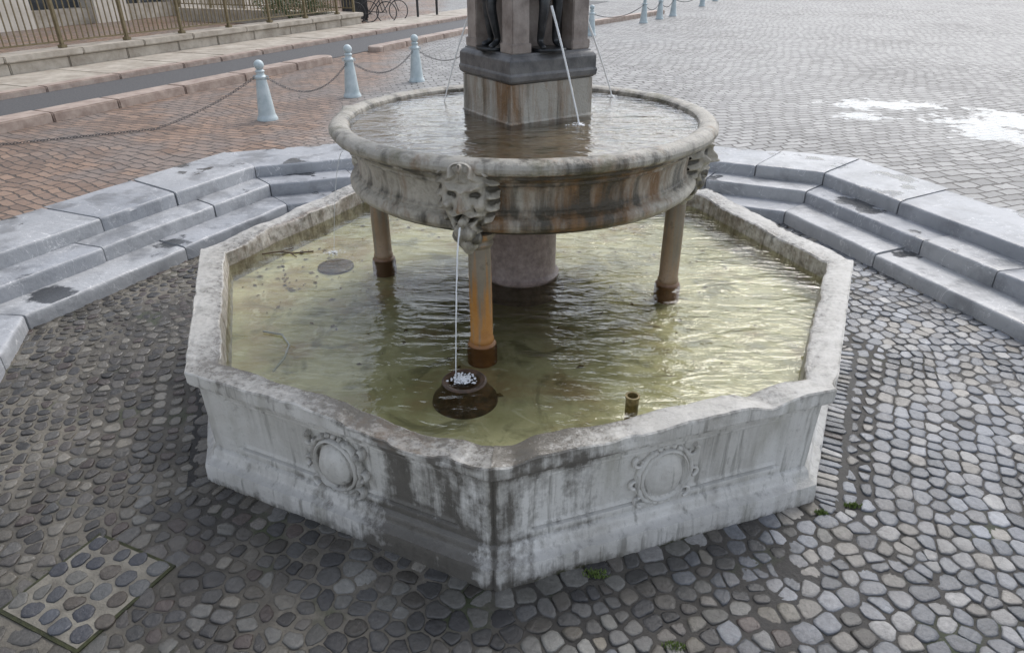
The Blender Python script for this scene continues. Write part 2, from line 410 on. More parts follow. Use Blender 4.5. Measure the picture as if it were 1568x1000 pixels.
def cartouche(k,worn):
    b=B(); M=face_frame(k,.966)@Matrix.Diagonal((1.22,1.18,2.3 if not worn else 1.6,1))
    a,h=.098,.122
    prof=[(1.05,-.02),(1.05,.008),(.999,.018),(.95,.020),(.88,.010),(.82,.009),(.76,.013),(.6,.026),(.3,.034),(.02,.036)]
    n=44; vs=[];fs=[]
    for r,z in prof:
        for i in range(n):
            t=2*math.pi*i/n; vs.append((a*r*math.cos(t),h*r*math.sin(t),z+.002*nz(r*3+i*.3,k,1)))
    for j in range(len(prof)-1):
        for i in range(n): q=(i+1)%n; fs.append((j*n+i,j*n+q,(j+1)*n+q,(j+1)*n+i))
    fs.append(tuple((len(prof)-1)*n+i for i in range(n)))
    b.add(vs,fs,M)
    def scroll(cx,cy,r0,a0,dirn,th):
        pts=[];rr=[]
        for i in range(22):
            t=i/21; ang=a0+dirn*t*5.0; r=r0*(1-.75*t); pts.append((cx+r*math.cos(ang),cy+r*math.sin(ang),.008)); rr.append(th*(1-.45*t))
        b.tube(pts,rr,8,M)
    th=.012 if not worn else .009
    for sx in(-1,1):
        scroll(sx*.108,.088,.030,math.pi/2-sx*.4,-sx,th)
        scroll(sx*.122,-.010,.024,-math.pi/2,sx,th)
        scroll(sx*.092,-.100,.030,-math.pi/2,sx,th)
        pts=[(sx*(a+.014)*math.cos(t),(h+.012)*math.sin(t),.006) for t in np.linspace(-1.2,1.2,16)]
        b.tube(pts,[.007+.006*abs(math.sin(i)) for i in range(16)],8,M)
    for i in range(5):
        t=-.5+i*.25; b.ball(((a+.02)*math.sin(t),-(h+.012)*math.cos(t),.004),.015,1,1,.7,8,M)
        b.ball(((a+.02)*math.sin(t),(h+.012)*math.cos(t),.004),.014,1,1,.7,8,M)
    o=b.out('cartouche',MARB,F,True,60)
    nn=n*len(prof); dv=[]
    for j,(r,z) in enumerate(prof): dv+=[(.80 if r in(.88,.82,1.05) else .0)*(1 if not worn else .6)]*n  # darker along the groove ring and outer edge
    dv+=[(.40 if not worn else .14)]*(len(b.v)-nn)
    vfloat(o,'dirt_shade',dv);vfloat(o,'rust',[0]*len(b.v));vfloat(o,'moss',[0]*len(b.v))
for k in range(8): cartouche(k,k!=0)
def octsheet(name,r,z,mat,parent=F):
    vs=[V(k,r)+Vector((0,0,z)) for k in range(8)]
    return mesh(name,vs,[tuple(range(7,-1,-1))],mat,parent,False)
octsheet('basin_floor',.94,.195*S,mat_poolfloor())
JX=(.63*S*math.cos(rad(-99)),.63*S*math.sin(rad(-99))); JL=(.63*S*math.cos(rad(168.5)),.63*S*math.sin(rad(168.5)))
WATER=mat_water('pool_water',(.925,.95,.85),3.0,8.5,.028,1.39,((JX[0],JX[1],60,.5,.06),(JL[0],JL[1],60,.4,.05)))
octsheet('water',.94,.248*S,WATER)
# ---------------------------------------------------------------- bowl
BX=.012*S
def bowl():
    prof=[(.13,.52),(.30,.53),(.44,.543),(.468,.547),(.480,.556),(.486,.566),(.486,.574),(.480,.584),(.470,.590),(.466,.592),(.466,.598),(.462,.602),(.4605,.62),(.4625,.64),(.466,.655),(.471,.661),(.476,.662),(.477,.669),(.486,.674),(.494,.681),(.502,.684),(.503,.690),(.510,.692),(.520,.697),(.526,.705),(.527,.713),(.524,.720),(.517,.726),(.507,.729),(.495,.729),(.484,.727),(.476,.722),(.472,.714),(.470,.69),(.44,.68),(.2,.68)]
    pr=[]
    for a,b in zip(prof[:-1],prof[1:]):
        d=math.hypot(b[0]-a[0],b[1]-a[1]); m=max(1,min(8,int(d/.005)))
        for i in range(m): pr.append((a[0]+(b[0]-a[0])*i/m,a[1]+(b[1]-a[1])*i/m))
    pr.append(prof[-1]); n=260; vs=[];fs=[];ru=[];di=[]
    for r,z in pr:
        for i in range(n):
            a=2*math.pi*i/n
            x,y=math.cos(a),math.sin(a)
            d=.0016*nz(x*4,y*4,z*3)+.0007*nz(x*16,y*16,z*20)
            if r>.5: d-=.004*max(0,nz(x*7,y*7,3))+.02*max(0,nz(x*13,y*13,z*12)-.22)
            rr=r+d; zz=z+ (.0015*nz(x*6,y*6,9) if z>.7 else 0)
            vs.append((BX+rr*S*x,rr*S*y,zz*S))
            dg=math.degrees(a); dg=dg-360 if dg>180 else dg
            front=g1(dg,-68,26); rimf=.35 if z>.70 else 1
            ru.append((.12+.85*front+ .25*g1(dg,-98,8))*rimf)
            di.append(.35*g1(dg,-75,25)*(1 if z>.59 else .6)+(.75 if z<.553 else 0)+.35*g1(z,.6,.010)+.6*g1(z,.688,.006)+.45*g1(z,.664,.003)+(.35 if r<.48 and z>.69 else 0))  # front stain, plus darker underside, moulding bands and inner lip
    for j in range(len(pr)-1):
        for i in range(n): k=(i+1)%n; fs.append((j*n+i,j*n+k,(j+1)*n+k,(j+1)*n+i))
    o=mesh('upper_bowl',vs,fs,BOWL,F,True,28); vfloat(o,'rust',ru); vfloat(o,'dirt_shade',di)
    N=64; f=[tuple(range(N))]
    mesh('bowl_floor',[(BX+.474*S*math.cos(2*math.pi*i/N),.474*S*math.sin(2*math.pi*i/N),.700*S) for i in range(N)],f,mat_bowlfloor(),F,False)
    mesh('bowl_water',[(BX+.474*S*math.cos(2*math.pi*i/N),.474*S*math.sin(2*math.pi*i/N),.715*S) for i in range(N)],f,mat_water('bowl_water_surface',(.93,.90,.82),6,12,.013,1.6),F,False)
bowl()
b=B(); b.lathe([(.135,.07),(.135,.20),(.128,.225),(.115,.245),(.118,.255),(.110,.262),(.107,.27),(.107,.49),(.115,.50),(.125,.515),(.14,.53)] ,48)
b.v=[Vector((v.x*S+BX*.5,v.y*S,v.z*S)) for v in b.v]; b.out('central_column',RED,F)
ANG=[-99,-7.5,82,168.5]
RC=[mat_rustcol('rusty_column_a',1.0),mat_rustcol('rusty_column_b',.28)]
for q,a in enumerate(ANG):
    b=B(); c=(.452*S*math.cos(rad(a)),.452*S*math.sin(rad(a)),0)
    b.lathe([(.084,.12),(.084,.52),(.080,.545),(.066,.56),(.068,.58),(.062,.59),(.062,.8),(.060,1.05),(.058,1.12),(.070,1.13),(.075,1.145),(.066,1.16),(.085,1.185),(.088,1.205)],28,c=c)
    b.out('support_column',RC[0 if q in(0,) else 1],F)
def mask(a):
    W,Hh=.160,.208; nu,nv=100,136; vs=[];fs=[];di=[];ru=[]
    for j in range(nv+1):
        v=-1+2*j/nv
        ol=(1-abs(v)**3.6)**.5 if abs(v)<1 else 0
        ol*= (1.0+.06*v) if v>-.2 else (.988-.36*(-.2-v)/.8)
        for i in range(nu+1):
            u=-1+2*i/nu
            au=abs(u)
            x=u*W*ol*(1+(.03*math.sin(v*19) if au>.9 else 0))
            d=.150*math.sqrt(max(0,1-u*u*.98))*(1-.30*v*v)
            f=0
            f+=.042*g1(au,.34,.22)*g1(v,.36+.18*au,.07)
            f+=.016*g1(u,0,.12)*g1(v,.34,.08)
            f-=.048*g1(au,.36,.15)*g1(v,.20,.075)
            f+=.034*g1(au,.36,.09)*g1(v,.185,.042)
            f-=.014*g1(au,.36,.11)*g1(v,.185,.012)
            f+=.058*g1(u,0,.10+.07*max(0,.2-v))*g1(v,.06,.19)+.036*g1(u,0,.17)*g1(v,-.06,.055)
            f+=.026*g1(au,.17,.055)*g1(v,-.065,.045)
            f-=.022*g1(au,.10,.04)*g1(v,-.115,.02)
            f+=.038*g1(au,.52,.17)*g1(v,.0,.13)
            f-=.022*g1(au,.33+.25*max(0,-v),.05)*g1(v,-.12,.13)
            f+=.038*g1(au,.28,.17)*g1(v,-.20-.16*au,.045)
            f-=.105*g1(u,0,.27)*g1(v,-.37,.085)
            f+=.028*g1(u,0,.30)*g1(v,-.52,.045)
            if v<-.42: f+=.028*math.sin(u*15+3*math.sin(v*9))*(min(1,(-.42-v)*5))*(1-au**3)
            if v>.50: f+=.026*math.cos(au*13+1.5*math.sin(v*11))*min(1,(v-.5)*5)+.035*min(1,(v-.5)*5)
            if au>.66: f+=.030*math.sin(v*20+au*6)*min(1,(au-.66)*6)*(1-abs(v)**4)
            f+=.006*nz(u*5,v*5,a)
            vs.append(Vector((x,v*Hh,d+f-.035))); di.append(.12+max(0,-f-.001)*60+.25*(1 if v<-.3 else 0)-max(0,f)*12); ru.append(.0)  # painted shading: hollows and mouth darkened, raised features lightened
    for j in range(nv):
        for i in range(nu):
            p=j*(nu+1)+i; fs.append((p,p+1,p+nu+2,p+nu+1))
    n=Vector((math.cos(rad(a)),math.sin(rad(a)),0)); xa=Vector((0,0,1)).cross(n)
    c=n*.468*S; zc=.634*S
    M=Matrix(((xa.x,0,n.x,c.x),(xa.y,0,n.y,c.y),(0,1,0,zc),(0,0,0,1)))@Matrix.Rotation(rad(5),4,'X')
    b=B(); b.add(vs,fs,M)
    nb=len(b.v)
    b.tube([(0,-.083,.02),(0,-.090,.135)],.022,14,M)
    b.ball((0,-.150,.090),.055,1.1,.9,.8,14,M); b.ball((-.038,-.190,.060),.042,1,1,.8,12,M); b.ball((.040,-.193,.060),.040,1,1,.8,12,M)
    b.ball((0,-.228,.035),.058,1.1,.9,.9,14,M); b.ball((0,-.265,.01),.052,1,1,.9,12,M)
    for vv in range(nb,len(b.v)):
        q=b.v[vv]; b.v[vv]=q+n*.006*nz(q.x*30,q.y*30,q.z*30)
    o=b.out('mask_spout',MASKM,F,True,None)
    vfloat(o,'dirt_shade',di+[.55]*(len(b.v)-nb)); vfloat(o,'rust',ru+[.0]*(len(b.v)-nb))
for a in (-101,-8.5,82,168.5): mask(a)
def stream(p0,p1,rise,r0,r1,name='water_jet'):
    b=B(); pts=[];rr=[]
    for i in range(26):
        t=i/25; x=p0[0]+(p1[0]-p0[0])*t; y=p0[1]+(p1[1]-p0[1])*t
        z=p0[2]+rise*t*4*(1-t)+(p1[2]-p0[2])*t
        j=.003*t
        pts.append((x+j*nz(i*.9,1,p0[0]),y+j*nz(i*.9,5,p0[0]),z)); rr.append((r0+(r1-r0)*t)*(1+.35*nz(i*.8,2,p0[1])))
    b.tube(pts,rr,8); b.out(name,FOAM,F)
wz=.248*S
def debris():
    b=B(); random.seed(9)
    for i in range(170):
        a=random.uniform(0,6.28); r=.9*S*math.sqrt(random.random()); x,y=r*math.cos(a)*.93,r*math.sin(a)*.93
        if i<70: x,y=-.72*S+random.gauss(0,.22),.06*S+random.gauss(0,.25)
        s=random.uniform(.008,.03); d=random.uniform(0,6.28); c,q=math.cos(d),math.sin(d); z=.195*S+.004
        b.add([(x-c*s,y-q*s,z),(x-q*s*.5,y+c*s*.5,z+.006),(x+c*s,y+q*s,z+.002),(x+q*s*.5,y-c*s*.5,z+.004)],[(0,1,2,3)])
    b.out('sunken_leaves',simple('sunken_leaf',(.06,.035,.015),(.20,.13,.04),5,.7,.1,.001),F,False)
debris()
def fallcurve(al,rl,r0,name='falling_stream'):
    z=.634*S-.100; b=B(); pts=[];rr=[]
    for i in range(24):
        t=i/23; r=.552+(rl-.552)*t
        pts.append((r*S*math.cos(rad(al))+.003*nz(i*.7,1,al),r*S*math.sin(rad(al))+.003*nz(i*.7,4,al),z+(wz-z)*t**1.7)); rr.append(r0*(1-.45*t)*(1+.5*nz(i*.9,2,al)))
    b.tube(pts,rr,8); b.out(name,FOAM,F)
fallcurve(-100.5,.63,.0052); fallcurve(168.5,.63,.003)
def splash(cx,cy,z,R,n,seed):
    random.seed(seed); b=B()
    for i in range(n):
        r=abs(random.gauss(0,R*.5)); t=random.uniform(0,6.28); s=random.uniform(.002,.006)
        b.ball((cx+r*math.cos(t),cy+r*math.sin(t),z+random.uniform(-.001,.010)*max(0,1-r/R)),s,1.4,1.4,.6,6)
    b.out('splash_foam',FOAM,F)
splash(JX[0],JX[1],wz+.004,.065,200,1); splash(JL[0],JL[1],wz,.07,60,2)
RUSTD=simple('dark_rusted_iron',(.03,.018,.010),(.10,.055,.03),18,.35,.6,.006)
b=B(); b.lathe([(.17,.42),(.165,.45),(.14,.475),(.120,wz-.03),(.114,wz+.002),(.104,wz+.008),(.092,wz+.004),(.07,wz-.004),(.03,wz-.006)],40,c=(JX[0]+.01,JX[1]-.01,0)); b.out('drain_bell',RUSTD,F)
b=B(); b.lathe([(.032,.40),(.032,wz+.025),(.036,wz+.028),(.036,wz+.04),(.026,wz+.04),(.025,wz)],24,c=(.284*S,-.694*S,0)); b.out('overflow_pipe',simple('brass_pipe',(.12,.09,.03),(.3,.23,.1),30,.4),F)
b=B(); b.lathe([(.13,.42),(.13,.445),(.11,.455),(.06,.452)],32,c=(JL[0],JL[1],0)); b.out('submerged_drain_ring',RUSTD,F)
b=B()
tx,ty=-.85*S,.10*S
b.tube([(tx,ty,wz+.004),(tx+.12,ty+.03,wz+.012),(tx+.22,ty+.02,wz+.006),(tx+.36,ty+.06,wz+.008)],.006,6)
b.tube([(tx+.12,ty+.03,wz+.012),(tx+.2,ty+.1,wz+.014)],.004,6); b.tube([(tx+.2,ty+.02,wz+.008),(tx+.27,ty-.05,wz+.008)],.004,6)
b.out('floating_twig',simple('wet_bark',(.05,.03,.015),(.12,.075,.04),30,.5),F)
b=B(); hx,hy=-.60*S,-.56*S
b.tube([(hx-.10,hy+.30,wz+.01),(hx+.02,hy+.27,wz+.01),(hx+.10,hy+.16,wz+.006),(hx+.11,hy+.05,wz-.01),(hx+.07,hy-.03,wz-.05)],.006,8); b.out('loose_hose',simple('dull_hose',(.25,.26,.22),(.4,.4,.35),9,.5),F)
# ---------------------------------------------------------------- pedestal
PC=Vector((.018*S,.085*S,0)); TH=rad(35)
PM=Matrix.Translation(PC)@Matrix.Rotation(TH,4,'Z')
def sq(prof,name,mat):
    b=B(); vs=[];fs=[]
    for h,z in prof:
        for sx,sy in((-1,-1),(1,-1),(1,1),(-1,1)): vs.append((sx*h*S,sy*h*S,z*S))
    m=len(prof)
    for j in range(m-1):
        for i in range(4): k=(i+1)%4; fs.append((j*4+i,j*4+k,(j+1)*4+k,(j+1)*4+i))
    fs.append((3,2,1,0)); fs.append(tuple((m-1)*4+i for i in range(4)))
    b.add(vs,fs,PM); o=b.out(name,mat,F,True,20)
    md=o.modifiers.new('b','BEVEL'); md.width=.004; md.segments=2; md.limit_method='ANGLE'
    return o
o=sq([(.137,.69),(.137,.716),(.133,.719),(.132,.815)],'pedestal_block',mat_bowl('pedestal_stone',-.01,.2))
vfloat(o,'rust',[.50]*len(o.data.vertices)); vfloat(o,'dirt_shade',[.0]*len(o.data.vertices))
sq([(.132,.816),(.139,.822),(.141,.836),(.138,.842),(.138,.872),(.134,.878),(.126,.884),(.126,.888)],'pedestal_cornice',DARKST)
b=B()
for sx in(-1,1):
    for sy in(-1,1):
        b.box((sx*.094*S,sy*.094*S,(.888+.38)*S),(.052*S,.052*S,.76*S),PM,.006)
        b.box((sx*.094*S,sy*.094*S,(.888+.012)*S),(.060*S,.060*S,.024*S),PM,.005)
b.box((0,0,(.888+.38)*S),(.13*S,.13*S,.76*S),PM,.004)
b.out('niche_pillars',PILLAR,F,True,30)
sq([(.13,1.65),(.15,1.66),(.15,1.70),(.165,1.72),(.165,1.75),(.10,1.80),(.06,2.0),(.01,2.1)],'pillar_cap',PILLAR)
def statue(M,flip=1):
    s=.84
    J=[(0,0,.52),(0,0.0,.62),(0,.01,.74),(0,.01,.81),(0,-.005,.86),(0,-.01,.93),
       (.055*flip,0,.50),(.080*flip,-.060,.29),(.075*flip,.0,.06),(.09*flip,-.08,.02),
       (-.055*flip,0,.50),(-.06*flip,-.01,.28),(-.07*flip,.03,.05),(-.085*flip,-.045,.02),
       (.10*flip,.01,.78),(.15*flip,-.03,.64),(.09*flip,-.14,.60),(.07*flip,-.18,.60),
       (-.10*flip,.01,.78),(-.16*flip,.0,.65),(-.10*flip,-.10,.56),(-.07*flip,-.14,.55)]
    E=[(0,1),(1,2),(2,3),(3,4),(4,5),(0,6),(6,7),(7,8),(8,9),(0,10),(10,11),(11,12),(12,13),(2,14),(14,15),(15,16),(16,17),(2,18),(18,19),(19,20),(20,21)]
    Rr=[.080,.07,.085,.045,.032,.055,.058,.038,.024,.02,.058,.038,.024,.02,.04,.028,.02,.022,.04,.028,.02,.022]
    me=bpy.data.meshes.new('figure'); me.from_pydata([tuple(M@Vector((x*s,y*s,z*s))) for x,y,z in J],E,[]); me.materials.append(BRONZE)
    o=link(bpy.data.objects.new('bronze_figure',me),F)
    md=o.modifiers.new('skin','SKIN'); md.use_smooth_shade=True
    sv=me.skin_vertices[0].data
    for i,r in enumerate(Rr): sv[i].radius=(r*s,r*s)
    sv[0].use_root=True
    md=o.modifiers.new('sub','SUBSURF'); md.levels=2; md.render_levels=2
    b=B(); n=28; rings=[(.42,.125),(.47,.118),(.54,.098),(.62,.085),(.70,.10),(.77,.11)]; vs=[];fs=[]
    for z,r in rings:
        for i in range(n):
            a=2*math.pi*i/n; fold=1+.14*math.sin(a*7+z*5)*(1 if z<.55 else .3)
            vs.append((r*fold*s*math.cos(a)*1.05,r*fold*s*math.sin(a)*.85,(z+.014*math.sin(a*3))*s))
    for j in range(len(rings)-1):
        for i in range(n): k=(i+1)%n; fs.append((j*n+i,j*n+k,(j+1)*n+k,(j+1)*n+i))
    b.add(vs,fs,M)
    b.lathe([(.015,-.05),(.04,-.03),(.045,0),(.03,.035),(.018,.05),(.026,.065)],14,M@Matrix.Translation((.0,-.17*s,.585*s))@Matrix.Rotation(rad(65),4,'X'))
    b.lathe([(.12*s,0),(.125*s,.01),(.12*s,.018)],24,M)
    b.ball((0,.012*s,.962*s),.052*s,1,1.1,.85,12,M)
    # nose, brow, ears
    b.ball((0,-.070*s,.925*s),.010*s,1,1.3,1.6,8,M); b.ball((0,-.058*s,.945*s),.028*s,1.2,.5,.35,10,M)
    for sx in(-1,1): b.ball((sx*.052*s,-.005*s,.930*s),.012*s,.5,1,1.4,8,M)
    b.out('figure_drapery',BRONZE,F,True,60)
for i in range(4):
    M=PM@Matrix.Rotation(i*math.pi/2,4,'Z')@Matrix.Translation((0,-.108*S,.889*S))
    statue(M,1 if i%2 else -1)
stream((.085*S,-.06*S,1.00*S),(.165*S,-.085*S,.715*S),.02,.007,.0045)
stream((.16*S,.19*S,1.0*S),(.28*S,.33*S,.715*S),.03,.008,.005)
stream((-.14*S,.14*S,.98*S),(-.24*S,.22*S,.715*S),.03,.006,.004)
splash(.165*S,-.085*S,.715*S,.05,50,5); splash(.28*S,.33*S,.715*S,.05,40,6)
# ---------------------------------------------------------------- steps
ZS=.06*S
def steps():
    levels=[(1.66,1.85,ZS,-.02),(1.83,2.0,2*ZS,0.02),(1.985,2.36,3*ZS,.1)]
    E=empty('stone_steps')
    for L,(ri,ro,zt,zb) in enumerate(levels):
        b=B(); tone=[]
        for k in range(8):
            ln=(V(k,ri)-V(k+1,ri)).length; random.seed(L*10+k)
            cuts=[0]
            while cuts[-1]<1:
                cuts.append(cuts[-1]+random.uniform(.7,1.5)/ln)
            if 1-cuts[-2]<.18: cuts.pop()
            cuts[-1]=1
            for c0,c1 in zip(cuts[:-1],cuts[1:]):
                g=.0026; s0=c0+(g if c0>0 else g*.7); s1=c1-(g if c1<1 else g*.7)
                dz=random.uniform(-.007,.007); dr=random.uniform(-.008,.008); tn=random.random()
                n=24; prof=[(0,zb),(0,zt*.5+zb*.5),(0,zt-.03),(.003,zt-.012),(.012,zt-.003),(.028,zt),(.10,zt+.002),(.2,zt+.002),((ro-ri)*S*.924,zt),((ro-ri)*S*.924,zb)]
                vs=[];m=len(prof)
                for i in range(n+1):
                    s=s0+(s1-s0)*i/n
                    en=max(0,1-min(i,n-i)/1.0)*.008
                    for j,(d,z) in enumerate(prof):
                        q=P(k,s,ri+dr/S+d/S/.924)
                        w=-nz(q.x*3,q.y*3,L)*.012 if j in(2,3,4,5) else 0
                        if j in(3,4,5): w+=max(0,nz(q.x*8,q.y*8,L*3+5)-.15)*.05
                        w2=nz(q.x*9,q.y*9,z*5)*.003
                        q=q+Vector((q.x,q.y,0)).normalized()*(w+w2+(en if j<6 else 0))
                        q.z=z+(dz if j>0 else 0)-(abs(w)*.4+en*.6 if 1<j<8 else 0)+(.003*nz(q.x*3,q.y*3,20) if j>4 else 0); vs.append(q)
                fs=[]
                for i in range(n):
                    for j in range(m-1): a=i*m+j; fs.append((a,a+m,a+m+1,a+1))
                fs.append(tuple(range(m))); fs.append(tuple(n*m+j for j in range(m-1,-1,-1)))
                b.add(vs,fs); tone+= [tn**2]*len(vs)
        o=b.out('step_course',STEP,E,True,40); vfloat(o,'tone',tone)
steps()
# ---------------------------------------------------------------- grounds
octsheet('paving_bed',1.75,0.0,MORT,None)
ZP=3*ZS
BIG=400
vs=[];fs=[]
for k in range(8): v=V(k,2.33); vs.append((v.x,v.y,ZP-.006))
for k in range(8):
    v=V(k,BIG/S); vs.append((v.x,v.y,ZP-.006))
for k in range(8): q=(k+1)%8; fs.append((k,8+k,8+q,q))
mesh('ground',vs,fs,PLAZA,None,False)
PALL=[(.15,.135,.11),(.11,.10,.09),(.20,.18,.145),(.09,.085,.08),(.13,.125,.115),(.18,.165,.145),(.11,.085,.075),(.27,.25,.21),(.07,.068,.066)]
PALR=[(.25,.265,.29),(.32,.33,.35),(.20,.21,.23),(.29,.29,.295),(.36,.355,.345),(.17,.18,.195),(.31,.29,.26)]
PALF=[(.10,.10,.098),(.15,.147,.14),(.07,.07,.072),(.20,.195,.175),(.12,.11,.095),(.24,.235,.215)]
MC=Vector((-.808*S,-1.044*S)); MA=math.atan2(-.080,.209); MH=.235
def inman(x,y,m=0):
    dx,dy=x-MC.x,y-MC.y; u=dx*math.cos(MA)+dy*math.sin(MA); v=-dx*math.sin(MA)+dy*math.cos(MA)
    return abs(u)<MH+m and abs(v)<MH+m
def vstones(name,pts,rmax=.085,K=14):
    """irregular close-packed stones: pts = (x,y,halfgap,h,z0,col,p,live)"""
    A=np.array([(q[0],q[1]) for q in pts]); N=len(A); n=16
    hg=np.array([q[2] for q in pts]); hh=np.array([q[3] for q in pts]); z0=np.array([q[4] for q in pts]); pp=np.array([q[6] for q in pts]); live=np.array([q[7] for q in pts])
    col=np.array([q[5] for q in pts])
    nb=np.zeros((N,K),int)
    for i in range(0,N,500):
        D=((A[i:i+500,None,:]-A[None])**2).sum(2)
        ix=np.argpartition(D,K+1,axis=1)[:,:K+1]; ds=np.take_along_axis(D,ix,1); o=np.argsort(ds,1)[:,1:]; nb[i:i+500]=np.take_along_axis(ix,o,1)
    ang=np.arange(n)*2*np.pi/n+np.random.uniform(0,.4,N)[:,None]
    dx=np.cos(ang); dy=np.sin(ang)
    d=A[nb]-A[:,None,:]; L=np.sqrt((d**2).sum(2)); h=np.maximum(L/2-hg[:,None],.008)
    ux=d[...,0]/L; uy=d[...,1]/L
    dot=np.maximum(0,dx[:,:,None]*ux[:,None,:]+dy[:,:,None]*uy[:,None,:])/h[:,None,:]
    P_=pp[:,None]
    sm=(dot**P_[:,:,None]).sum(2)+(1/rmax)**P_
    r=sm**(-1/P_); r*=1+np.random.uniform(-.06,.06,r.shape)
    sel=np.where(live)[0]
    rings=[(1.0,-.9),(.985,.45),(.92,.88),(.66,1.0)]
    tx=np.random.uniform(-.09,.09,N); ty=np.random.uniform(-.09,.09,N)
    out=np.zeros((len(sel),4*n+1,3))
    for j,(s,zf) in enumerate(rings):
        X=r[sel]*dx[sel]*s; Y=r[sel]*dy[sel]*s
        out[:,j*n:(j+1)*n,0]=A[sel,0:1]+X; out[:,j*n:(j+1)*n,1]=A[sel,1:2]+Y
        out[:,j*n:(j+1)*n,2]=(z0+hh*zf)[sel,None]+tx[sel,None]*X+ty[sel,None]*Y+(np.random.uniform(-.0012,.0012,X.shape) if zf>0 else 0)
    out[:,4*n,0]=A[sel,0]; out[:,4*n,1]=A[sel,1]; out[:,4*n,2]=(z0+hh*1.01)[sel]
    F1=[]
    for j in range(3):
        for i in range(n): k=(i+1)%n; F1.append((j*n+i,j*n+k,(j+1)*n+k,(j+1)*n+i))
    T1=[(3*n+i,3*n+(i+1)%n,4*n) for i in range(n)]
    Fc=[]
    for q in range(len(sel)):
        o=q*(4*n+1); Fc+=[(a+o,b_+o,c+o,d_+o) for a,b_,c,d_ in F1]; Fc+=[(a+o,b_+o,c+o) for a,b_,c in T1]
    me=bpy.data.meshes.new(name); me.from_pydata(out.reshape(-1,3).tolist(),[],Fc); me.update(); me.materials.append(COB)
    me.polygons.foreach_set('use_smooth',[True]*len(me.polygons))
    C=np.ones((len(sel),4*n+1,4)); C[:,:,:3]=col[sel][:,None,:]
    a=me.attributes.new('col','FLOAT_COLOR','POINT'); a.data.foreach_set('color',C.ravel())
    return link(bpy.data.objects.new(name,me))
def floor_stones():
    random.seed(11); it=[]
    t22=math.tan(rad(22.5)); gb=B()
    for k in range(8):
        n=(V(k)+V(k+1)).normalized(); e=Vector((-n.y,n.x,0)); right=k in(4,5,6)
        a=2.055; first=True
        while a<3.42:
            if first and k in(5,6): rh=.125
            else: rh=random.uniform(.060,.102) if not right else random.uniform(.074,.092)
            L=(a+rh/2)*t22; t=-L
            while t<L-.02:
                w=random.uniform(.05,.14) if not right else random.uniform(.075,.135)
                if first and k in(5,6): w=random.uniform(.045,.07)
                p=n*(a+rh/2)+e*(t+w/2)
                wamp=.0 if (k in(5,6,1) and a<2.25) else 1
                wx=.11*nz(p.x*.8,p.y*.8,1,2)*wamp; wy=.11*nz(p.x*.8,p.y*.8,8,2)*wamp
                jt=.018 if not right else .008
                x,y=p.x+wx+random.uniform(-jt,jt),p.y+wy+random.uniform(-jt,jt)
                t+=w
                if inman(x,y,.04): continue
                mixr=1/(1+math.exp(-(x-1.05+.6*nz(x,y,4))/.25)); front=g1(x,.0,1.3)*(1 if y<-1.3 else 0)
                if random.random()<mixr: pal=PALR; hg=random.uniform(.002,.0045); p_=random.uniform(8,13)
                elif random.random()<front: pal=PALF; hg=random.uniform(.002,.006); p_=random.uniform(6,12)
                else: pal=PALL; hg=random.uniform(.004,.012); p_=random.uniform(4.5,8.5)
                if a<2.3 and k in(5,6,1): hg=.006 if first else .014
                c=random.choice(pal); f=random.uniform(.58,1.08)
                if nz(x*1.2,y*1.2,40)>.25 and pal is PALL: hg+=.006
                it.append((x,y,hg,random.uniform(.004,.010),-.001+.006*nz(x*1.3,y*1.3,60),tuple(q*f for q in c),p_,True))
            a+=rh
            if first and k in(5,6,1):
                t=-L; pts=[]
                while t<L+.02:
                    pts.append(n*a+e*t); t+=.022
                vs=[]
                for i,p in enumerate(pts):
                    w=.024
                    vs+=[p-n*w+Vector((0,0,.004)),p+n*w+Vector((0,0,.004))]
                gb.add(vs,[(2*i,2*i+1,2*i+3,2*i+2) for i in range(len(pts)-1)])
            first=False
    vstones('cobblestone_paving',it)
    gb.out('drainage_groove',GROOVE,None,False)
floor_stones()
# inlaid manhole cover
E=empty('inlaid_manhole_cover')
Mm=Matrix.Translation((MC.x,MC.y,0))@Matrix.Rotation(MA,4,'Z')
b=B(); b.box((0,0,.003),(2*MH+.026,2*MH+.026,.010),Mm); b.out('moss_joint',simple('mossy_joint',(.02,.022,.01),(.055,.06,.02),25,.8,.8,.01),E,False)
b=B(); b.box((0,0,.004),(2*MH,2*MH,.012),Mm,.003); b.out('concrete_panel',simple('pale_mortar',(.12,.108,.088),(.26,.24,.195),7,.65,.8,.012),E,False)
it=[]
random.seed(3)
for j in range(-1,6):
    for i in range(-1,6):
        u=-MH+.047+i*.094+random.uniform(-.022,.022)+(.014 if j%2 else -.014); v=-MH+.047+j*.094+random.uniform(-.016,.016)
        p=Mm@Vector((u,v,0)); c=random.choice([(.09,.095,.105),(.14,.145,.145),(.12,.10,.08),(.19,.185,.165),(.07,.075,.09),(.12,.13,.15)])
        it.append((p.x,p.y,random.uniform(.003,.009),.006,.0095,c,random.uniform(4.5,9),0<=i<=4 and 0<=j<=4))
o=vstones('inlaid_stones',it,.052); o.parent=E
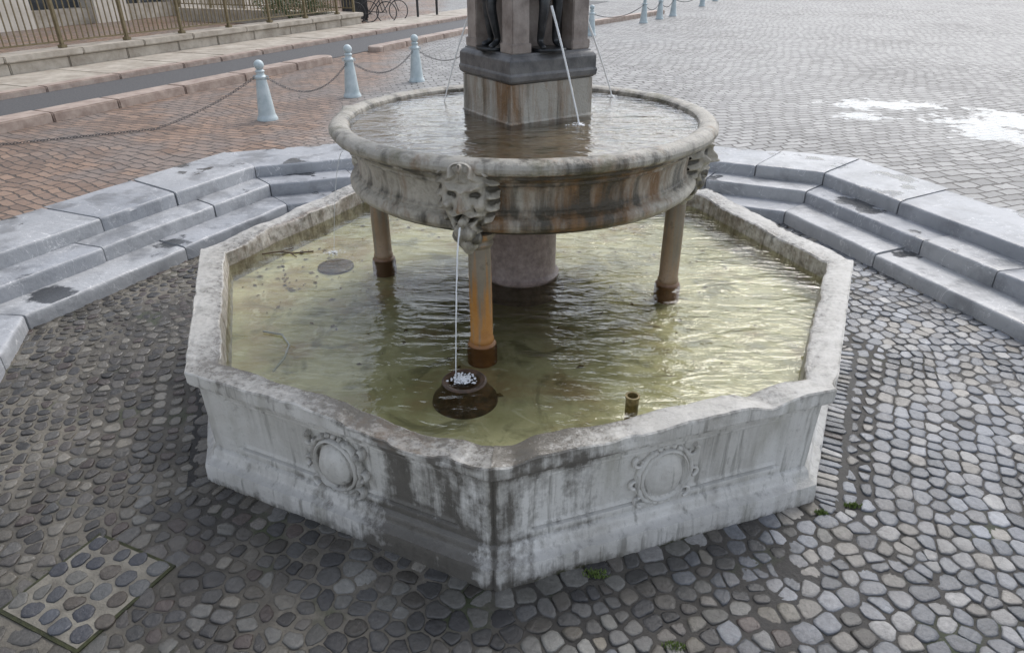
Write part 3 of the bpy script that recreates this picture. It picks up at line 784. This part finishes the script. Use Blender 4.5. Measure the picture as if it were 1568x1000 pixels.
def tufts():
    g=G('moss_green'); GM=g.fin(g.mix(g.noise(30,3),(.06,.10,.015),(.16,.22,.05)),.8)
    b=B(); random.seed(21)
    spots=[(P(7,.72,1.04),.035),(P(7,.03,1.05),.02),(P(6,.93,1.10),.025),(Vector((.75,-2.45,0)),.03)]
    for p,r in spots:
        for i in range(160):
            a=random.uniform(0,6.28); q=r*random.random(); x,y=p.x+q*math.cos(a)*1.8,p.y+q*math.sin(a)*.8; h=random.uniform(.004,.016); d=random.uniform(0,6.28); w=.004
            b.add([(x-w*math.sin(d),y+w*math.cos(d),.004),(x+w*math.sin(d),y-w*math.cos(d),.004),(x+h*.8*math.cos(d),y+h*.8*math.sin(d),.008+h)],[(0,1,2)])
    b.out('weed_tufts',GM,None,False)
tufts()
# ---------------------------------------------------------------- bollards & chains
def bollard(x,y,z,h=.80,name='bollard'):
    b=B(); k=h/.80
    b.lathe([(r*k,q*k) for r,q in [(.145,0),(.145,.025),(.132,.05),(.122,.07),(.118,.09),(.088,.40),(.070,.54),(.068,.555),(.080,.565),(.082,.585),(.070,.60),(.056,.61),(.052,.635),(.062,.645),(.064,.66),(.050,.672),(.046,.68)]],28,c=(x,y,z))
    b.ball((x,y,z+.738*k),.068*k,1,1,1,20)
    b.torus((x-.085*k,y,z+.575*k),.022*k,.006*k,None,14,6,axis='y')
    b.torus((x+.085*k,y,z+.575*k),.022*k,.006*k,None,14,6,axis='y')
    b.out(name,BOLL)
    return Vector((x,y,z+.575*k))
def chain(p,q,sag,ground=None,name='chain'):
    b=B(); L=(q-p).length; n=int(L/.036)
    for i in range(n+1):
        t=i/n; c=p.lerp(q,t); c.z-=sag*4*t*(1-t)
        if ground is not None: c.z=max(c.z,ground+.012)
        d=(q-p).normalized(); a=math.atan2(d.y,d.x); M=Matrix.Translation(c)@Matrix.Rotation(a,4,'Z')@Matrix.Rotation(rad(90*(i%2)+45),4,'X')
        b.torus((0,0,0),.0135,.0036,M,8,5,sx=1.75)
    b.out(name,IRON,None)
BP=[(-1.753,2.513),(-1.415,3.34),(-1.058,4.06)]
T=[bollard(x*S,y*S,ZP-.01) for x,y in BP]
p0=Vector((-3.5*S,1.45*S,ZP+.5)); bollard(p0.x,p0.y,ZP-.01)
chain(p0,T[0]-Vector((.09,0,0)),.62,ZP); chain(T[0]+Vector((.09,0,0)),T[1],.32,ZP); chain(T[1],T[2],.3,ZP)
q=Vector((-.62*S,5.0*S,ZP+.5)); chain(T[2],q,.3,ZP); bollard(q.x,q.y,ZP-.01)
prev=None
for x,y in [(.548,7.73),(1.42,9.6),(1.75,10.3),(2.05,10.9),(2.98,13.37),(3.6,15.2)]:
    t=bollard(x*S,y*S,ZP-.01)
    if prev: chain(prev,t,.22,ZP)
    prev=t
# ---------------------------------------------------------------- kerbs, road, wall, railing
D=Vector((.34,.94,0)).normalized(); N_=Vector((-D.y,D.x,0))
A0=Vector((-3.22*S,2.05*S,0))
def along(u,w,z=0): return A0+D*u+N_*w+Vector((0,0,z))
def strip(name,w0,w1,u0,u1,z,mat,h=None,seg=None,parent=None,rnd=False):
    b=B(); a=math.atan2(D.y,D.x)
    u=u0; random.seed(int(w0*100)+5)
    while u<u1-.01:
        l=min((seg or 1e9)*(random.uniform(.8,1.2) if seg else 1),u1-u); c=along(u+l/2,(w0+w1)/2); M=Matrix.Translation(c)@Matrix.Rotation(a,4,'Z')
        hh=h or .01
        b.box((0,random.uniform(-.006,.006)*(1 if seg else 0),z-hh/2+random.uniform(-.004,.004)*(1 if seg else 0)),(l-.012*(1 if seg else 0),abs(w1-w0),hh),M,.02 if h and h>.08 else 0)
        u+=l
    if rnd:
        for uu in (u0,u1):
            c=along(uu,(w0+w1)/2); r=abs(w1-w0)/2
            b.lathe([(r,z-h),(r,z-.02),(r-.02,z)],20,c=(c.x,c.y,0))
    return b.out(name,mat,parent,False if not rnd else True,30)
strip('road',.42,2.35,-8,30,ZP+.004,ASPH)
strip('kerb',0,.42,-8,7.2,ZP+.13,KERB,.25,1.25,None,True)
strip('kerb',.02,.40,9.3,15,ZP+.12,KERB,.25,1.2,None,True)
strip('kerb',2.35,2.6,-8,26,ZP+.10,KERB,.25,1.3)
strip('pavement',2.6,4.2,-8,26,ZP+.09,WALL,.2,1.6)
UW=14.6
WL=empty('railing_wall')
strip('wall_base',4.2,4.75,-8,UW,ZP+.30,WALL,.5,1.4,WL)
strip('wall_coping',4.12,4.80,-8,UW+.06,ZP+.42,WALL,.118,1.5,WL)
b=B(); zr=ZP+.42
a=math.atan2(D.y,D.x)
u=-8; i=0
while u<UW+.05:
    c=along(u,4.46); M=Matrix.Translation(c)@Matrix.Rotation(a,4,'Z')
    b.box((0,0,zr+.62),(.07,.07,1.24),M,.008); b.box((0,0,zr+.03),(.13,.13,.06),M,.008); b.ball((0,0,zr+1.29),.055,1,1,1,12,M)
    for zz,t in((.12,.03),(.98,.03),(1.12,.04)):
        if u+1.55<UW+.1: b.box((.775,0,zr+zz),(1.55,t,t),M)
    if u+1.55<UW+.1:
        for j in range(1,12): b.box((j*1.55/12,0,zr+.55),(.020,.020,.86),M)
        for j in range(0,12): b.torus(((j+.5)*1.55/12,0,zr+1.05),.045,.006,M,10,5,axis='y')
    u+=1.55
b.out('railing',GOLD,WL,True,30)
b=B(); a2=math.atan2(N_.y,N_.x)
for i in range(6):
    c=along(UW,4.46+i*1.5); M=Matrix.Translation(c)@Matrix.Rotation(a2,4,'Z')
    b.box((0,0,zr+.6),(.07,.07,1.2),M,.006)
    if i<5:
        for zz in(.12,.98,1.12): b.box((.75,0,zr+zz),(1.5,.03,.03),M)
        for j in range(1,12): b.box((j*1.5/12,0,zr+.55),(.018,.018,.86),M)
b.out('return_railing',GOLD,WL,True,30)
b=B(); c=along(UW,4.46+3.7); M=Matrix.Translation(c)@Matrix.Rotation(a2,4,'Z'); b.box((0,0,ZP+.16),(7.6,.5,.5),M,.02); b.out('return_wall',WALL,WL,False)
BD=empty('plaster_building')
Mb=Matrix.Translation(along(6,13.5))@Matrix.Rotation(a,4,'Z')
b=B(); gl=B(); tr=B()
W_=50
nb=14; pw=W_/nb
b.box((0,.6,ZP+6.5),(W_,1,6.4),Mb)
for i in range(nb+1): b.box((-W_/2+i*pw,.6,ZP+1.65),(1.3,1,3.3),Mb)
for i in range(nb):
    x=-W_/2+(i+.5)*pw; gl.box((x,.9,ZP+1.65),(pw-1.3,.05,3.3),Mb)
    tr.box((x,.55,ZP+.25),(pw-1.3,.5,.5),Mb); tr.box((x,.80,ZP+1.7),(.08,.1,2.9),Mb); tr.box((x,.80,ZP+2.3),(pw-1.3,.09,.08),Mb)
    gl.box((x,.08,ZP+6.4),(1.1,.03,1.9),Mb); tr.box((x,.07,ZP+5.35),(1.5,.2,.12),Mb)
b.out('facade',PLAST,BD,False); gl.out('openings',GLASSD,BD,False); tr.out('trim',WALL,BD,False)
def atpx(x,y): return Vector((x*S,y*S,ZP))
p=atpx(-3.10,9.9); b=B(); M=Matrix.Translation(p)@Matrix.Rotation(.35,4,'Z')
b.box((0,0,.62),(.85,.6,1.1),M,.04); b.box((0,0,1.22),(.92,.66,.12),M,.04); b.box((0,-.31,.75),(.5,.03,.2),M,.01)
for sx in(-1,1):
    for sy in(-1,1): b.lathe([(.05,-.02),(.05,.02)],12,M@Matrix.Translation((sx*.35,sy*.22,.05))@Matrix.Rotation(rad(90),4,'X'))
b.out('litter_bin',DKIRON,None,True,30)
def bicycle(p,a):
    b=B(); M=Matrix.Translation(p)@Matrix.Rotation(a,4,'Z')
    for x in(-.52,.52):
        b.torus((x,0,.34),.33,.018,M,28,6,axis='y')
        for i in range(10): t=i*math.pi/5; b.tube([(x,0,.34),(x+.32*math.cos(t),0,.34+.32*math.sin(t))],.003,4,M)
    for q in [((-.52,0,.34),(-.18,0,.80)),((-.18,0,.80),(-.05,0,.30)),((-.05,0,.30),(-.52,0,.34)),((-.05,0,.30),(.36,0,.78)),((-.16,0,.76),(.36,0,.82)),((.36,0,.78),(.52,0,.34)),((-.18,0,.8),(-.2,0,.92)),((.36,0,.78),(.34,0,1.0)),((.34,-.25,1.02),(.34,.25,1.02))]: b.tube(q,.016,6,M)
    b.box((-.21,0,.94),(.26,.13,.05),M,.015); b.box((-.05,0,.30),(.18,.02,.02),M); b.out('bicycle',DKIRON,None,True,40)
bicycle(atpx(-2.72,9.4),.3); bicycle(atpx(-2.6,9.75),.5)
for x,y in [(-2.15,10.2),(-1.9,10.6)]:
    b=B(); p=atpx(x,y); b.lathe([(.09,0),(.09,.03),(.045,.06),(.04,2.4),(.05,2.42),(.03,2.5)],14,c=tuple(p)); b.out('signpost',DKIRON)
b=B(); random.seed(5); c0=along(UW-1.0,6.0,.0)
for i in range(2600):
    th=random.uniform(0,6.28); ph=random.uniform(-.3,1.5); r=random.uniform(.35,.8)*(1+.35*nz(th*1.2,ph*2,1))
    p=c0+Vector((r*math.cos(th)*math.cos(ph)*1.6,r*math.sin(th)*math.cos(ph)*1.3,ZP+.55+r*math.sin(ph)*.9))
    u_=Vector((random.gauss(0,1),random.gauss(0,1),random.gauss(0,1))).normalized(); w_=u_.orthogonal().normalized(); s=.035
    b.add([p-u_*s,p+w_*s*.5,p+u_*s,p-w_*s*.5],[(0,1,2,3)])
for i in range(7): b.tube([c0+Vector((0,0,ZP)),c0+Vector((random.uniform(-.7,.7),random.uniform(-.6,.6),ZP+.9))],.02,5)
b.out('shrub',simple('leaf_green',(.03,.055,.018),(.09,.13,.04),6,.6,.1,.001),None,False)
b=B()
for (x0,y0,x1,y1) in [(.42,8.9,1.9,11.4),(-.3,9.2,-.1,12.0)]:
    p=Vector((x0*S,y0*S,0)); q=Vector((x1*S,y1*S,0)); d=(q-p); a3=math.atan2(d.y,d.x); M=Matrix.Translation((p+q)/2)@Matrix.Rotation(a3,4,'Z')
    b.box((0,0,ZP+.04),(d.length,.35,.18),M,.03)
    for e_ in(p,q): b.lathe([(.175,ZP-.05),(.175,ZP+.10),(.15,ZP+.13)],16,c=(e_.x,e_.y,0))
b.out('kerb',KERB,None,False)
# ---------------------------------------------------------------- world / light / camera
w=bpy.data.worlds.new('World'); scn.world=w; w.use_nodes=True; nt=w.node_tree
sky=nt.nodes.new('ShaderNodeTexSky'); sky.sky_type='NISHITA'; sky.sun_disc=False
EL,AZ=rad(50),rad(30)
sky.sun_elevation=EL; sky.sun_rotation=AZ; sky.dust_density=2; sky.air_density=1.0; sky.ozone_density=1
hs=nt.nodes.new('ShaderNodeHueSaturation'); hs.inputs['Saturation'].default_value=.45; hs.inputs['Value'].default_value=1.6
nt.links.new(sky.outputs[0],hs.inputs['Color']); bg=nt.nodes['Background']; nt.links.new(hs.outputs[0],bg.inputs[0]); bg.inputs[1].default_value=.15
sd=bpy.data.lights.new('sun','SUN'); sd.energy=1.4; sd.angle=rad(24); sd.color=(1,.975,.94)
so=link(bpy.data.objects.new('sun',sd)); dv=Vector((math.sin(AZ)*math.cos(EL),math.cos(AZ)*math.cos(EL),math.sin(EL)))
so.rotation_euler=dv.to_track_quat('Z','Y').to_euler()
cx,cy,cz,pi_,ya,ro,f=0.0988,-1.9631,1.1149,0.4941,-0.0613,-0.0054,1.0585
fw=Vector((math.sin(ya)*math.cos(pi_),math.cos(ya)*math.cos(pi_),-math.sin(pi_))); rt=Vector((math.cos(ya),-math.sin(ya),0)); up=rt.cross(fw)
r2=rt*math.cos(ro)+up*math.sin(ro); u2=-rt*math.sin(ro)+up*math.cos(ro)
cam=bpy.data.cameras.new('camera'); co=link(bpy.data.objects.new('camera',cam))
M=Matrix(((r2.x,u2.x,-fw.x,cx*S),(r2.y,u2.y,-fw.y,cy*S),(r2.z,u2.z,-fw.z,cz*S),(0,0,0,1))); co.matrix_world=M
cam.sensor_width=36; cam.lens=36*f*1000/1568; cam.clip_end=2000; cam.clip_start=.05
scn.camera=co
scn.view_settings.view_transform='Standard'; scn.view_settings.look='None'; scn.view_settings.exposure=0
